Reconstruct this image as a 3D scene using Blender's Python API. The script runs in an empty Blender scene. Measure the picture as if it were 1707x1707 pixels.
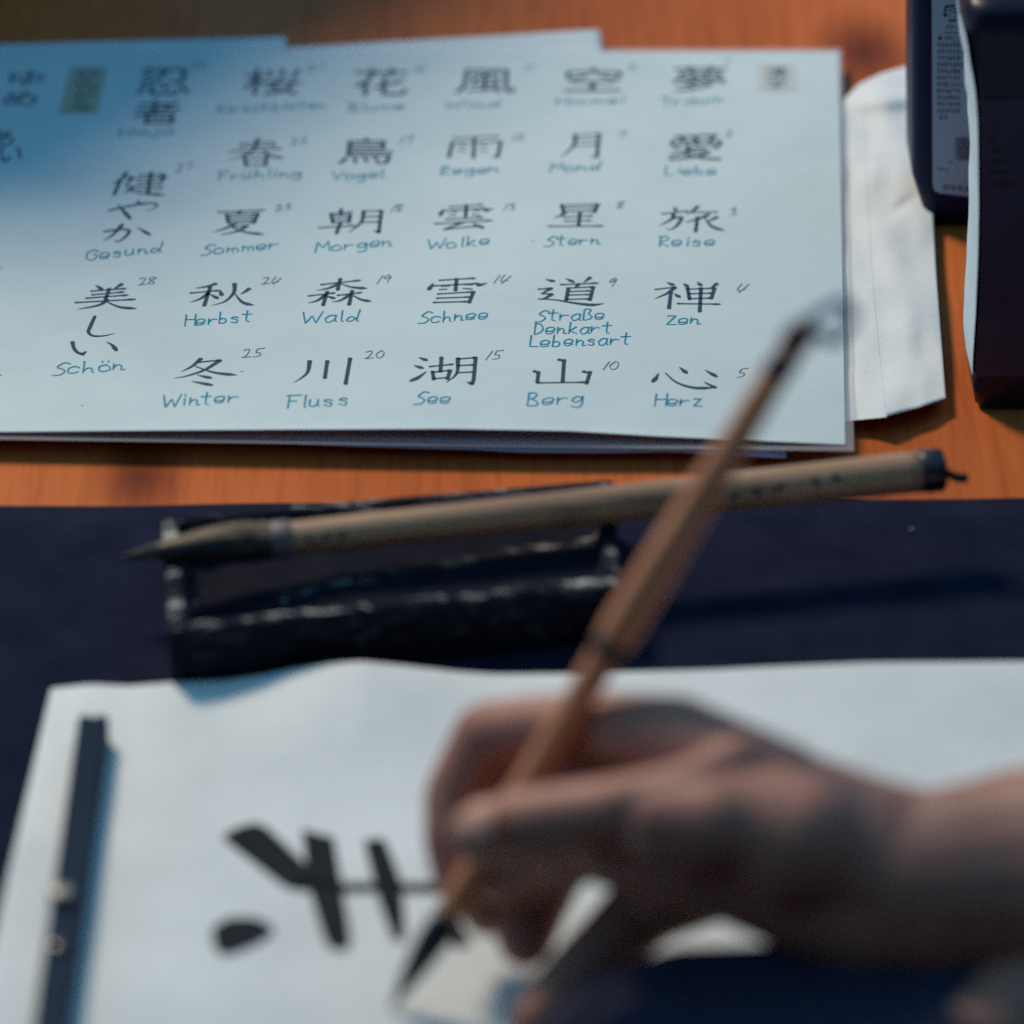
import bpy, bmesh, math, random
from mathutils import Vector, Matrix, noise
R = math.radians
random.seed(7)
SC = bpy.context.scene
COL = SC.collection
MM = 0.001

# ------------------------------------------------------------------ camera, world, light
FPX = 8110.0            # focal length in photograph pixels (photograph is 1707 px wide)
PITCH = R(30)
CAMH = 0.690
cam_d = bpy.data.cameras.new('camera')
cam_d.sensor_width = 36
cam_d.lens = 36 * FPX / 1707
cam_d.clip_start = 0.05
cam_d.clip_end = 50
cam_d.dof.use_dof = True
cam_d.dof.focus_distance = 1.457
cam_d.dof.aperture_fstop = 6.0
cam_d.dof.aperture_blades = 0
cam = bpy.data.objects.new('camera', cam_d)
cam.location = (0, 0, CAMH)
cam.rotation_euler = (R(90) - PITCH, 0, 0)
COL.objects.link(cam)
SC.camera = cam

w = bpy.data.worlds.new('World')
SC.world = w
w.use_nodes = True
bg = w.node_tree.nodes['Background']
bg.inputs[0].default_value = (0.20, 0.56, 0.92, 1)
bg.inputs[1].default_value = 0.60

ld = bpy.data.lights.new('window_light', 'AREA')
ld.shape = 'DISK'
ld.size = 0.34
ld.energy = 18.5
ld.color = (1.0, 0.82, 0.62)
lo = bpy.data.objects.new('window_light', ld)
AIM = Vector((0, 1.27, 0))
LDIR = Vector((-0.54, 0.60, 1.0)).normalized()
lo.location = AIM + LDIR * 1.4
lo.rotation_euler = LDIR.to_track_quat('Z', 'Y').to_euler()
COL.objects.link(lo)

SC.view_settings.view_transform = 'Standard'
SC.view_settings.look = 'None'
SC.view_settings.exposure = 0.03
SC.view_settings.gamma = 1
SC.cycles.use_denoising = False
SC.cycles.max_bounces = 8

# ------------------------------------------------------------------ helpers
def P(px, py, z=0.0):
    """the point of the horizontal plane at height z (mm) that a photograph pixel looks at"""
    u = (px - 853.5) / FPX
    v = (py - 853.5) / FPX
    d = Vector((u, math.cos(PITCH) - v * math.sin(PITCH), -math.sin(PITCH) - v * math.cos(PITCH)))
    t = (CAMH - z * MM) / -d.z
    return Vector((0, 0, CAMH)) + d * t

def PV(px, py, D):
    """the point of the upright plane at distance D (m) that a photograph pixel looks at"""
    u = (px - 853.5) / FPX
    v = (py - 853.5) / FPX
    d = Vector((u, math.cos(PITCH) - v * math.sin(PITCH), -math.sin(PITCH) - v * math.cos(PITCH)))
    return Vector((0, 0, CAMH)) + d * (D / d.y)

def mesh_obj(name, verts, faces, mat, parent=None, smooth=False):
    me = bpy.data.meshes.new(name)
    me.from_pydata([tuple(v) for v in verts], [], faces)
    me.validate()
    if smooth:
        for p in me.polygons: p.use_smooth = True
    return link(name, me, mat, parent)

def link(name, me, mat, parent=None):
    o = bpy.data.objects.new(name, me)
    if mat: me.materials.append(mat)
    COL.objects.link(o)
    if parent:
        o.parent = parent
        o.matrix_parent_inverse = parent.matrix_basis.inverted()
    return o

def bm_obj(name, bm, mat, parent=None, smooth=True, bevel=0):
    if bevel:
        bmesh.ops.bevel(bm, geom=[e for e in bm.edges], offset=bevel, segments=3, affect='EDGES', profile=0.6)
    bmesh.ops.recalc_face_normals(bm, faces=bm.faces[:])
    me = bpy.data.meshes.new(name)
    bm.to_mesh(me); bm.free()
    if smooth:
        for p in me.polygons: p.use_smooth = True
    return link(name, me, mat, parent)

def thing(name, label, cat, loc=(0, 0, 0), group=None):
    o = bpy.data.objects.new(name, None)
    o.empty_display_size = 0.02
    o.location = loc
    COL.objects.link(o)
    o['label'] = label; o['category'] = cat
    if group: o['group'] = group
    return o

def tag(o, label, cat, group=None):
    o['label'] = label; o['category'] = cat
    if group: o['group'] = group
    return o

def catmull(pts, n=6):
    if len(pts) < 3: 
        a, b = pts[0], pts[-1]
        return [a.lerp(b, i / (2 * n)) for i in range(2 * n + 1)]
    q = [pts[0] * 2 - pts[1]] + list(pts) + [pts[-1] * 2 - pts[-2]]
    out = []
    for i in range(1, len(q) - 2):
        p0, p1, p2, p3 = q[i - 1], q[i], q[i + 1], q[i + 2]
        for k in range(n):
            t = k / n
            out.append(0.5 * ((2 * p1) + (p2 - p0) * t + (2 * p0 - 5 * p1 + 4 * p2 - p3) * t * t + (3 * p1 - p0 - 3 * p2 + p3) * t ** 3))
    out.append(pts[-1].copy())
    return out

def interp(tab, t):
    for (a, va), (b, vb) in zip(tab, tab[1:]):
        if t <= b: return va + (vb - va) * (t - a) / max(b - a, 1e-9)
    return tab[-1][1]

def ribbon(V, F, pts, width, dz=0.0):
    """flat stroke of varying width (function of 0..1), with rounded ends, along points lying on a surface"""
    L = [0]
    for a, b in zip(pts, pts[1:]): L.append(L[-1] + (b - a).length)
    T = L[-1] or 1
    base = len(V)
    n = len(pts)
    for i, p in enumerate(pts):
        a = pts[max(0, i - 1)]; b = pts[min(n - 1, i + 1)]
        d = (b - a); d.z = 0
        if d.length == 0: d = Vector((1, 0, 0))
        d.normalize()
        s = Vector((-d.y, d.x, 0))
        wd = width(L[i] / T) / 2
        V.append(p + s * wd + Vector((0, 0, dz))); V.append(p - s * wd + Vector((0, 0, dz)))
        if i: F.append((base + 2 * i - 2, base + 2 * i - 1, base + 2 * i + 1, base + 2 * i))
    for i in (0, n - 1):
            p = pts[i]
            a = pts[max(0, i - 1)]; b = pts[min(n - 1, i + 1)]
            d = (b - a); d.z = 0
            if d.length == 0: d = Vector((1, 0, 0))
            d.normalize()
            s = Vector((-d.y, d.x, 0))
            wd = width(L[i] / T) / 2
            sg = -1 if i == 0 else 1
            c = len(V) 
            arc = [p + s * wd * math.cos(k * math.pi / 6) + d * sg * wd * 0.8 * math.sin(k * math.pi / 6) + Vector((0, 0, dz)) for k in range(7)]
            # arc goes from the left to the right side
            V.extend(arc)
            F.append(tuple(range(c, c + 7)))

# ------------------------------------------------------------------ materials
def mat(name, base, rough=0.7, **kw):
    m = bpy.data.materials.new(name)
    m.use_nodes = True
    nt = m.node_tree
    b = nt.nodes['Principled BSDF']
    b.inputs['Base Color'].default_value = (*base, 1)
    b.inputs['Roughness'].default_value = rough
    for k, v in kw.items():
        b.inputs[k.replace('_', ' ')].default_value = v
    return m

def noise_node(nt, scale, detail=4, rough=0.6, coords='Object', stretch=(1, 1, 1), dist=0):
    tc = nt.nodes.new('ShaderNodeTexCoord')
    mp = nt.nodes.new('ShaderNodeMapping')
    mp.inputs['Scale'].default_value = stretch
    n = nt.nodes.new('ShaderNodeTexNoise')
    n.inputs['Scale'].default_value = scale
    n.inputs['Detail'].default_value = detail
    n.inputs['Roughness'].default_value = rough
    n.inputs['Distortion'].default_value = dist
    nt.links.new(tc.outputs[coords], mp.inputs[0])
    nt.links.new(mp.outputs[0], n.inputs['Vector'])
    return n

def ramp(nt, src, stops):
    r = nt.nodes.new('ShaderNodeValToRGB')
    e = r.color_ramp.elements
    while len(e) < len(stops): e.new(0.5)
    for el, (p, c) in zip(e, stops):
        el.position = p; el.color = (*c, 1)
    nt.links.new(src, r.inputs[0])
    return r

def noisy(name, stops, scale, rough=0.7, detail=4, stretch=(1, 1, 1), bump=0.0, bscale=None, dist=0, **kw):
    m = mat(name, stops[0][1], rough, **kw)
    nt = m.node_tree; b = nt.nodes['Principled BSDF']
    n = noise_node(nt, scale, detail, 0.6, 'Object', stretch, dist)
    r = ramp(nt, n.outputs['Fac'], stops)
    nt.links.new(r.outputs[0], b.inputs['Base Color'])
    if bump:
        n2 = noise_node(nt, bscale or scale, 5, 0.65, 'Object', stretch)
        bp = nt.nodes.new('ShaderNodeBump')
        bp.inputs['Strength'].default_value = bump
        bp.inputs['Distance'].default_value = 0.0006
        nt.links.new(n2.outputs['Fac'], bp.inputs['Height'])
        nt.links.new(bp.outputs[0], b.inputs['Normal'])
    return m

def wood_mat():
    m = mat('varnished_wood', (0.4, 0.15, 0.05), 0.55, Specular_IOR_Level=0.12)
    nt = m.node_tree; b = nt.nodes['Principled BSDF']
    big = noise_node(nt, 9, 3, 0.5, 'Object', (1, 0.25, 1), 0.6)
    fine = noise_node(nt, 260, 5, 0.7, 'Object', (1, 0.05, 1), 0.2)
    r1 = ramp(nt, big.outputs['Fac'], [(0.3, (0.36, 0.082, 0.019)), (0.5, (0.46, 0.110, 0.026)), (0.7, (0.53, 0.145, 0.038))])
    r2 = ramp(nt, fine.outputs['Fac'], [(0.25, (0.72, 0.62, 0.52)), (0.55, (1, 1, 1)), (0.8, (1.12, 1.1, 1.05))])
    mx = nt.nodes.new('ShaderNodeMix'); mx.data_type = 'RGBA'; mx.blend_type = 'MULTIPLY'; mx.inputs[0].default_value = 1
    nt.links.new(r1.outputs[0], mx.inputs[6]); nt.links.new(r2.outputs[0], mx.inputs[7])
    # knots
    out = mx.outputs[2]
    geo = nt.nodes.new('ShaderNodeTexCoord')
    for (kx, ky, rad) in KNOTS:
        c = P(kx, ky, 0)
        vm = nt.nodes.new('ShaderNodeVectorMath'); vm.operation = 'SUBTRACT'
        nt.links.new(geo.outputs['Object'], vm.inputs[0]); vm.inputs[1].default_value = c
        vs = nt.nodes.new('ShaderNodeVectorMath'); vs.operation = 'MULTIPLY'
        vs.inputs[1].default_value = (1 / rad, 0.55 / rad, 1 / rad)
        nt.links.new(vm.outputs[0], vs.inputs[0])
        ln = nt.nodes.new('ShaderNodeVectorMath'); ln.operation = 'LENGTH'
        nt.links.new(vs.outputs[0], ln.inputs[0])
        rr = ramp(nt, ln.outputs['Value'], [(0.0, (0.22, 0.16, 0.16)), (0.35, (0.45, 0.36, 0.33)), (1.0, (1, 1, 1))])
        m2 = nt.nodes.new('ShaderNodeMix'); m2.data_type = 'RGBA'; m2.blend_type = 'MULTIPLY'; m2.inputs[0].default_value = 1
        nt.links.new(out, m2.inputs[6]); nt.links.new(rr.outputs[0], m2.inputs[7])
        out = m2.outputs[2]
    nt.links.new(out, b.inputs['Base Color'])
    bp = nt.nodes.new('ShaderNodeBump'); bp.inputs['Strength'].default_value = 0.15; bp.inputs['Distance'].default_value = 0.0004
    nt.links.new(fine.outputs['Fac'], bp.inputs['Height']); nt.links.new(bp.outputs[0], b.inputs['Normal'])
    return m

KNOTS = [(235, 795, 0.016), (1440, 88, 0.022)]
M_wood = wood_mat()
M_mat = noisy('navy_felt', [(0.3, (0.009, 0.012, 0.028)), (0.7, (0.016, 0.020, 0.042))], 60, 0.95, 6, bump=0.6, bscale=900)
M_mat.node_tree.nodes['Principled BSDF'].inputs['Specular IOR Level'].default_value = 0.02
M_paper = noisy('rice_paper', [(0.35, (0.64, 0.68, 0.67)), (0.65, (0.74, 0.775, 0.76))], 22, 0.9, 5, bump=0.25, bscale=500)
M_sheet = noisy('laminated_paper', [(0.3, (0.45, 0.55, 0.58)), (0.7, (0.50, 0.60, 0.63))], 30, 0.6, 6, bump=0.08, bscale=300, Specular_IOR_Level=0.25)
M_lower = noisy('lilac_paper', [(0.3, (0.44, 0.46, 0.60)), (0.7, (0.50, 0.51, 0.64))], 30, 0.8, 4)
M_white = noisy('tissue_paper', [(0.3, (0.58, 0.62, 0.64)), (0.7, (0.66, 0.70, 0.71))], 45, 0.9, 5, bump=0.4, bscale=260)
M_print = mat('print_ink', (0.022, 0.055, 0.095), 0.6, Specular_IOR_Level=0.2)
M_teal = mat('teal_pen_ink', (0.010, 0.23, 0.35), 0.6, Specular_IOR_Level=0.15)
M_pencil = mat('grey_pen_ink', (0.05, 0.10, 0.15), 0.6)
M_tan = mat('tan_print', (0.36, 0.35, 0.27), 0.6)
M_tanp = mat('pale_tan_print', (0.44, 0.48, 0.47), 0.6)
M_sumi = noisy('wet_sumi_ink', [(0.3, (0.008, 0.010, 0.014)), (0.7, (0.016, 0.019, 0.026))], 120, 0.8, 3, Specular_IOR_Level=0.12)
M_bamboo = noisy('bamboo', [(0.3, (0.27, 0.17, 0.085)), (0.6, (0.40, 0.27, 0.14)), (0.8, (0.46, 0.33, 0.19))], 60, 0.35, 4, stretch=(1, 1, 1), bump=0.1)
M_bamboo2 = noisy('reddish_bamboo', [(0.3, (0.56, 0.21, 0.085)), (0.7, (0.70, 0.29, 0.13))], 60, 0.5, 4)
M_blackp = mat('black_plastic', (0.012, 0.013, 0.022), 0.28)
M_cord = mat('black_cord', (0.008, 0.008, 0.012), 0.8)
M_skin = noisy('skin', [(0.3, (0.32, 0.125, 0.085)), (0.5, (0.38, 0.16, 0.108)), (0.7, (0.43, 0.19, 0.132))], 60, 0.55, 5, bump=0.35, bscale=420,
               Subsurface_Weight=0.35, Subsurface_Scale=0.0055)
M_skin.node_tree.nodes['Principled BSDF'].inputs['Subsurface Radius'].default_value = (1.0, 0.35, 0.2)
M_nail = mat('fingernail', (0.60, 0.30, 0.21), 0.5, Specular_IOR_Level=0.3)
M_sleeve = noisy('navy_cotton', [(0.3, (0.010, 0.010, 0.032)), (0.7, (0.018, 0.018, 0.050))], 60, 0.95, 5, bump=0.5, bscale=700)

# ------------------------------------------------------------------ table and mat
def slab(name, corners, z0, z1, m, bev=0.0, parent=None, sub=0):
    bm = bmesh.new()
    lo_ = [bm.verts.new((c.x, c.y, z0 * MM)) for c in corners]
    hi = [bm.verts.new((c.x, c.y, z1 * MM)) for c in corners]
    n = len(corners)
    bm.faces.new(lo_[::-1]); bm.faces.new(hi)
    for i in range(n): bm.faces.new((lo_[i], lo_[(i + 1) % n], hi[(i + 1) % n], hi[i]))
    return bm_obj(name, bm, m, parent, smooth=False, bevel=bev)

table = slab('table', [Vector((-0.9, 0.55, 0)), Vector((0.9, 0.55, 0)), Vector((0.9, 2.1, 0)), Vector((-0.9, 2.1, 0))], -30, 0, M_wood)
table['kind'] = 'structure'
# unseen dark wall added behind the lens to dim surfaces facing it
M_shade_wall = noisy('shade_wall_dark', [(0.3, (0.05, 0.035, 0.035)), (0.7, (0.065, 0.045, 0.042))], 4, 0.9, 4)
shade_wall = slab('shade_wall', [Vector((-3, -0.62, 0)), Vector((3, -0.62, 0)), Vector((3, -0.50, 0)), Vector((-3, -0.50, 0))], -750, 1900, M_shade_wall)
shade_wall['kind'] = 'structure'

# black writing mat: grid with a soft, slightly wavy far edge
def writing_mat():
    bm = bmesh.new()
    nx, ny = 90, 40
    yl, yr = P(-1500, 842, 2).y, P(3200, 818, 2).y
    xl, xr = -0.42, 0.42
    rows = []
    for j in range(ny + 1):
        row = []
        for i in range(nx + 1):
            fx = i / nx
            x = xl + (xr - xl) * fx
            yt = P(0, 838, 2).y + (P(1707, 824, 2).y - P(0, 838, 2).y) * ((x + 0.155) / 0.31)
            yt += 0.0010 * noise.noise(Vector((x * 22, 3.1, 0)))
            y = 0.70 + (yt - 0.70) * (j / ny)
            z = 2.0 + 0.5 * noise.noise(Vector((x * 7, y * 7, 1.7)))
            z *= 1 if j < ny else 0.45
            row.append(bm.verts.new((x, y, z * MM)))
        rows.append(row)
    for j in range(ny):
        for i in range(nx):
            bm.faces.new((rows[j][i], rows[j][i + 1], rows[j + 1][i + 1], rows[j + 1][i]))
    last = rows[-1]
    bot = [bm.verts.new((v.co.x, v.co.y - 0.0002, 0.05 * MM)) for v in last]
    for i in range(nx): bm.faces.new((last[i], last[i + 1], bot[i + 1], bot[i]))
    return bm_obj('writing_mat', bm, M_mat)
tag(writing_mat(), 'dark navy felt writing mat spread over the near half of the wooden table', 'mat')

# ------------------------------------------------------------------ reference sheet with kanji
SZ = 7.0     # height of the sheet's face
def curved_sheet(name, quad, z, m, parent=None, nx=40, ny=24, f=None, thick=0.25, sub=None):
    """quad: photograph pixels of the far-left, far-right, near-right, near-left corner"""
    a, b, c, d = [P(px, py, z) for px, py in quad]
    V = []; F = []
    for layer in (0, 1):
        for j in range(ny + 1):
            for i in range(nx + 1):
                s, t = i / nx, j / ny
                p = (a.lerp(b, s)).lerp(d.lerp(c, s), t)
                dz, ox, oy = f(s, t) if f else (0, 0, 0)
                V.append(Vector((p.x + ox * MM, p.y + oy * MM, p.z + (dz - layer * thick) * MM)))
    N = (nx + 1) * (ny + 1)
    for j in range(ny):
        for i in range(nx):
            k = j * (nx + 1) + i
            F.append((k, k + nx + 1, k + nx + 2, k + 1))
            F.append((N + k, N + k + 1, N + k + nx + 2, N + k + nx + 1))
    ring = [i for i in range(nx + 1)] + [j * (nx + 1) + nx for j in range(1, ny + 1)] + \
           [ny * (nx + 1) + i for i in range(nx - 1, -1, -1)] + [j * (nx + 1) for j in range(ny - 1, 0, -1)]
    for k in range(len(ring)):
        p, q = ring[k], ring[(k + 1) % len(ring)]
        F.append((p, q, N + q, N + p))
    return mesh_obj(name, V, F, m, parent, smooth=bool(f))

sheet = thing('reference_sheet', 'large laminated sheet of printed kanji with German words in teal pen, topmost of the stack', 'sheet', P(700, 400, 0))
def curl(s, t):
    px = -760 + (1409 + 760) * s
    up = interp([(-760, 0), (-100, .3), (200, 1.6), (450, 2.6), (750, 3.6), (950, 3.4), (1100, 2.0), (1220, 1.2), (1409, 0)], px)
    d = (1 - t) * 300
    return up * math.exp(-(d / 5.0) ** 1.4), 0, 0
def sheet_face():
    a, b, c, d = [P(px, py, SZ) for px, py in [(-640, 86), (1398, 86), (1409, 741), (-760, 714)]]
    nx = 120; tr = [0, .3, .6, .8, .9, .93, .945, .955, .965, .972, .979, .985, .99, .995, 1]
    V = []; F = []
    for t in tr:
        for i in range(nx + 1):
            s_ = i / nx
            p = a.lerp(b, s_).lerp(d.lerp(c, s_), t)
            V.append(p + Vector((0, 0, curl(s_, t)[0] * MM)))
    for j in range(len(tr) - 1):
        for i in range(nx):
            k = j * (nx + 1) + i
            F.append((k, k + nx + 1, k + nx + 2, k + 1))
    # side skirts keep their own vertices so the face stays evenly shaded
    def skirt(idx):
        b0 = len(V)
        for q in idx: V.append(V[q].copy()); V.append(V[q] - Vector((0, 0, 0.3 * MM)))
        for k in range(len(idx) - 1): F.append((b0 + 2 * k, b0 + 2 * k + 1, b0 + 2 * k + 3, b0 + 2 * k + 2))
    N = (len(tr) - 1) * (nx + 1)
    skirt([N + i for i in range(nx + 1)]); skirt([j * (nx + 1) + nx for j in range(len(tr))]); skirt(list(range(nx + 1)))
    mesh_obj('sheet_face', V, F, M_sheet, sheet, smooth=True)
sheet_face()
# clear pouch border of the lamination
M_clear = mat('clear_film', (0.75, 0.72, 0.74), 0.15)
M_clear.node_tree.nodes['Principled BSDF'].inputs['Alpha'].default_value = 0.16
curved_sheet('lamination_border', [(-660, 80), (1404, 80), (1424, 752), (-780, 722)], SZ - 0.35, M_clear, sheet, thick=0.1)

KZ = SZ + 0.12
KW = 1.22
PROF = {
    'h': [(0, .75), (.15, .55), (.8, .55), (.93, 1.05), (1, .5)],
    'v': [(0, 1.15), (.15, .95), (.8, .95), (1, 1.05)],
    'p': [(0, 1.2), (.3, .95), (.7, .6), (1, .08)],
    'n': [(0, .35), (.4, .7), (.82, 1.35), (1, .08)],
    'd': [(0, .25), (.75, 1.35), (1, .8)],
    'k': [(0, .7), (.35, .6), (.5, .95), (.85, .9), (1, .4)],
    'c': [(0, .8), (.3, 1.0), (.7, .75), (1, .1)],
    's': [(0, .5), (.5, .5), (1, .5)],
}
def strokes_obj(name, strokes, off, m, parent, width=KW, z=KZ, scale=3.414):
    V = []; F = []
    for st in strokes:
        kind, nums = st[0], [float(v) for v in st[1:].replace(',', ' ').split()]
        pts = [P(off[0] + nums[i] / scale, off[1] + nums[i + 1] / scale, z) for i in range(0, len(nums), 2)]
        if kind == 'k':   # turning stroke: keep the corner sharp
            seg = []
            for a, b in zip(pts, pts[1:]):
                seg += [a.lerp(b, t / 5) for t in range(5)]
            seg.append(pts[-1]); pts = seg
        else:
            pts = catmull(pts)
        T = PROF[kind]
        ribbon(V, F, pts, lambda t: width * MM * interp(T, t))
    return mesh_obj(name, V, F, m, parent)

Z4, Z5, Z6, Z1, Z2, Z3 = (0, 420), (450, 420), (850, 420), (0, 60), (480, 60), (960, 60)
KANJI = [
 (Z4, ['d545,188 580,212', 'p692,182 665,200 640,214', 'h520,222 716,207', 'h524,243 705,226', 'h490,262 728,244', 'h430,287 770,268', 'v622,208 600,268', 'p610,272 560,302 438,326', 'n598,278 680,312 778,321']),
 (Z4, ['c540,365 515,420 503,455 530,476 590,476 656,462']),
 (Z4, ['v412,512 420,545 440,570 468,580', 'p468,582 492,563', 'd608,512 640,530 662,560']),
 (Z4, ['p1228,180 1175,196 1108,206', 'h1085,233 1245,218', 'v1196,200 1162,304', 'p1185,235 1140,265 1080,286', 'd1196,240 1240,263', 'd1252,215 1262,247', 'p1418,208 1395,225 1368,240', 'p1335,180 1330,230 1280,280 1200,305', 'n1335,235 1380,285 1446,303']),
 (Z4, ['p1142,607 1092,650 1028,682', 'h1132,626 1250,615', 'p1252,616 1160,672 1060,705 985,718', 'n1112,650 1220,685 1350,700', 'd1124,700 1200,716', 'd1093,735 1206,757']),
 (Z5, ['h290,185 515,160', 'v400,152 385,215', 'p390,182 330,206 262,218', 'n402,180 470,200 556,206', 'h220,249 370,232', 'v326,225 302,302', 'p312,247 270,275 215,291', 'd325,250 366,263', 'h385,246 520,230', 'v468,220 450,299', 'p455,242 400,275 348,283', 'n470,245 520,270 577,281']),
 (Z5, ['h965,160 1168,148', 'd928,178 902,214', 'h928,192 1190,178', 'd1235,177 1180,190', 'v1062,152 1056,218', 's975,194 1022,192', 's963,214 1006,210', 's1104,184 1150,186', 's1100,206 1150,210', 'h955,238 1155,226', 'v1158,226 1134,287', 'h950,262 1140,255', 'h932,286 1130,281']),
 (Z6, ['d318,150 362,170', 'p456,145 440,158 418,172', 'h290,185 500,176', 'p392,182 368,203', 'v332,205 320,272', 'h335,204 472,198', 'v474,198 455,273', 'h340,224 455,220', 'h335,244 450,241', 'h325,268 450,266', 'd203,155 252,166', 'h163,211 232,205', 'p235,206 180,236', 'h182,236 238,238', 'p238,240 200,262 160,270', 'n160,266 260,272 370,290 465,300 538,292']),
 (Z6, ['d893,172 932,188', 'h828,212 938,200', 'p940,201 890,237 820,266', 'v916,226 905,320', 'd935,236 966,256', 'd988,178 1012,196', 'd1068,170 1087,190', 'p1176,180 1160,194 1138,206', 'v1010,205 1022,268', 'h1014,211 1160,205', 'v1164,206 1146,264', 'h1020,237 1150,233', 'h1022,265 1145,261', 'h955,293 1196,296', 'v1087,205 1080,338']),
 (Z5, ['p226,620 215,680 180,715 132,743', 'v326,620 312,716', 'v456,605 430,750']),
 (Z5, ['d848,600 892,615', 'd820,645 868,660', 'd890,680 840,715 800,733', 'h910,651 1042,638', 'v976,600 970,680', 'v925,680 932,724', 'h930,683 1022,673', 'v1025,673 1010,722', 'h932,720 1012,714', 'p1070,605 1062,690 1002,743', 'h1072,608 1168,600', 'v1170,600 1160,715 1150,748', 'p1150,750 1118,737', 'h1070,646 1160,641', 'h1066,686 1160,682']),
 (Z6, ['v308,614 300,738', 'p280,612 312,622', 'v162,682 156,742', 'h155,744 440,740', 'v456,682 436,748', 'p420,680 462,690', 'p140,678 168,690']),
 (Z6, ['d846,690 828,720 812,738', 'n885,688 950,742 1050,772 1168,771', 'p1166,770 1102,738', 'd965,655 1006,688', 'd1112,672 1176,708']),
 (Z1, ['p720,775 690,812 632,846', 'v685,820 650,902', 'h712,806 752,802', 'p752,804 716,850', 'h716,850 760,856', 'p760,858 735,880 698,892', 'n712,866 800,892 945,904', 'h792,792 930,785', 'h768,812 955,801', 'h786,832 932,824', 'h780,852 925,846', 'h784,872 925,868', 'v930,785 920,825', 'v858,775 842,892']),
 (Z1, ['c620,992 760,962 870,950 892,970 832,996', 'd778,938 804,956', 'd668,955 742,1040']),
 (Z1, ['c594,1112 700,1098 735,1110 710,1145 668,1170 650,1155', 'p694,1073 645,1128 588,1165', 'd782,1088 852,1130']),
 (Z1, ['h1243,1001 1507,990', 'p1372,995 1350,1012', 'v1288,1015 1300,1062', 'h1292,1016 1465,1009', 'v1468,1009 1446,1062', 'h1306,1031 1452,1026', 'h1304,1048 1448,1044', 'h1304,1065 1442,1060', 'p1342,1064 1280,1095 1208,1116', 'h1330,1086 1402,1079', 'p1406,1080 1350,1110 1248,1131', 'n1320,1088 1400,1116 1504,1128']),
 (Z2, ['h240,1010 366,1001', 'v302,985 300,1020', 'v246,1020 256,1062', 'h250,1022 352,1018', 'v355,1018 346,1060', 'h256,1040 348,1038', 'h256,1058 348,1056', 'h178,1090 382,1078', 'v298,1062 276,1122', 'p432,995 415,1060 343,1119', 'h435,998 528,993', 'v532,993 517,1115', 'p515,1116 485,1106', 'h432,1028 520,1025', 'h426,1059 517,1056']),
 (Z2, ['h920,972 1112,958', 'd884,985 865,1020', 'h882,994 1130,980', 'd1168,982 1118,994', 'v1016,962 1010,1026', 's925,994 960,1001', 's915,1015 955,1020', 's1056,990 1092,994', 's1050,1012 1092,1020', 'h900,1042 1110,1032', 'h838,1067 1162,1048', 'p992,1060 940,1080 888,1098', 'h888,1100 1080,1080', 'd1052,1064 1112,1092']),
 (Z3, ['v-82,960 -70,1003', 'h-76,962 122,956', 'v126,956 106,1002', 'h-66,979 112,976', 'h-66,999 106,997', 'p-62,1004 -90,1022 -128,1034', 'h-72,1029 96,1023', 'h-62,1053 86,1049', 'h-156,1082 156,1080', 'v22,1005 15,1078']),
 (Z3, ['d556,972 572,992', 'h488,1011 640,996', 'p556,1010 545,1040 473,1080', 'c556,1036 602,1032 572,1080 532,1101 512,1090', 'p692,970 668,992 630,1012', 'h665,1003 806,1000', 'p756,1015 690,1042 618,1062', 'v692,1030 681,1112', 'p802,1030 745,1058', 'n728,1022 770,1080 848,1108']),
 (Z2, ['h940,581 1200,570', 'v936,605 915,688', 'h940,607 1206,600', 'v1212,600 1195,680', 'p1195,686 1160,684', 'v1062,575 1055,692', 's972,618 1018,628', 's968,646 1010,656', 's1092,616 1138,626', 's1092,646 1132,656']),
 (Z3, ['p-4,560 -15,625 -87,690', 'h0,565 128,556', 'v133,556 120,680', 'p120,686 82,686', 'h0,591 120,587', 'h-6,622 118,617']),
 (Z1, ['h1370,612 1565,602', 'h1360,632 1572,622', 'h1308,657 1604,640', 'p1468,585 1440,650 1370,685 1288,706', 'n1490,645 1540,678 1618,696', 'v1390,675 1400,738', 'h1395,677 1518,675', 'v1522,675 1510,737', 'h1400,705 1515,703', 'h1400,734 1510,732']),
]
for off, st in KANJI:
    strokes_obj('kanji', st, off, M_print, sheet)

# characters whose print is far out of focus come from outlines of the built-in typeface
_glyph = {}
def glyph(ch):
    if ch not in _glyph:
        cu = bpy.data.curves.new('g', 'FONT'); cu.body = ch; cu.resolution_u = 3
        o = bpy.data.objects.new('g', cu); COL.objects.link(o)
        dg = bpy.context.evaluated_depsgraph_get(); dg.update()
        me = bpy.data.meshes.new_from_object(o.evaluated_get(dg))
        vs = [(v.co.x, v.co.y) for v in me.vertices]; fs = [tuple(p.vertices) for p in me.polygons]
        bpy.data.objects.remove(o); bpy.data.curves.remove(cu); bpy.data.meshes.remove(me)
        _glyph[ch] = (vs, fs)
    return _glyph[ch]

def glyph_obj(name, ch, box, m, parent, z=KZ, mapf=None, shear=0.0):
    vs, fs = glyph(ch)
    x0 = min(v[0] for v in vs); x1 = max(v[0] for v in vs)
    y0 = min(v[1] for v in vs); y1 = max(v[1] for v in vs)
    V = []
    for x, y in vs:
        s = (x - x0) / (x1 - x0); t = (y1 - y) / (y1 - y0)
        px = box[0] + (box[2] - box[0]) * s + shear * (1 - t); py = box[1] + (box[3] - box[1]) * t
        V.append(mapf(px, py) if mapf else P(px, py, z))
    return mesh_obj(name, V, fs, m, parent)

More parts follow.
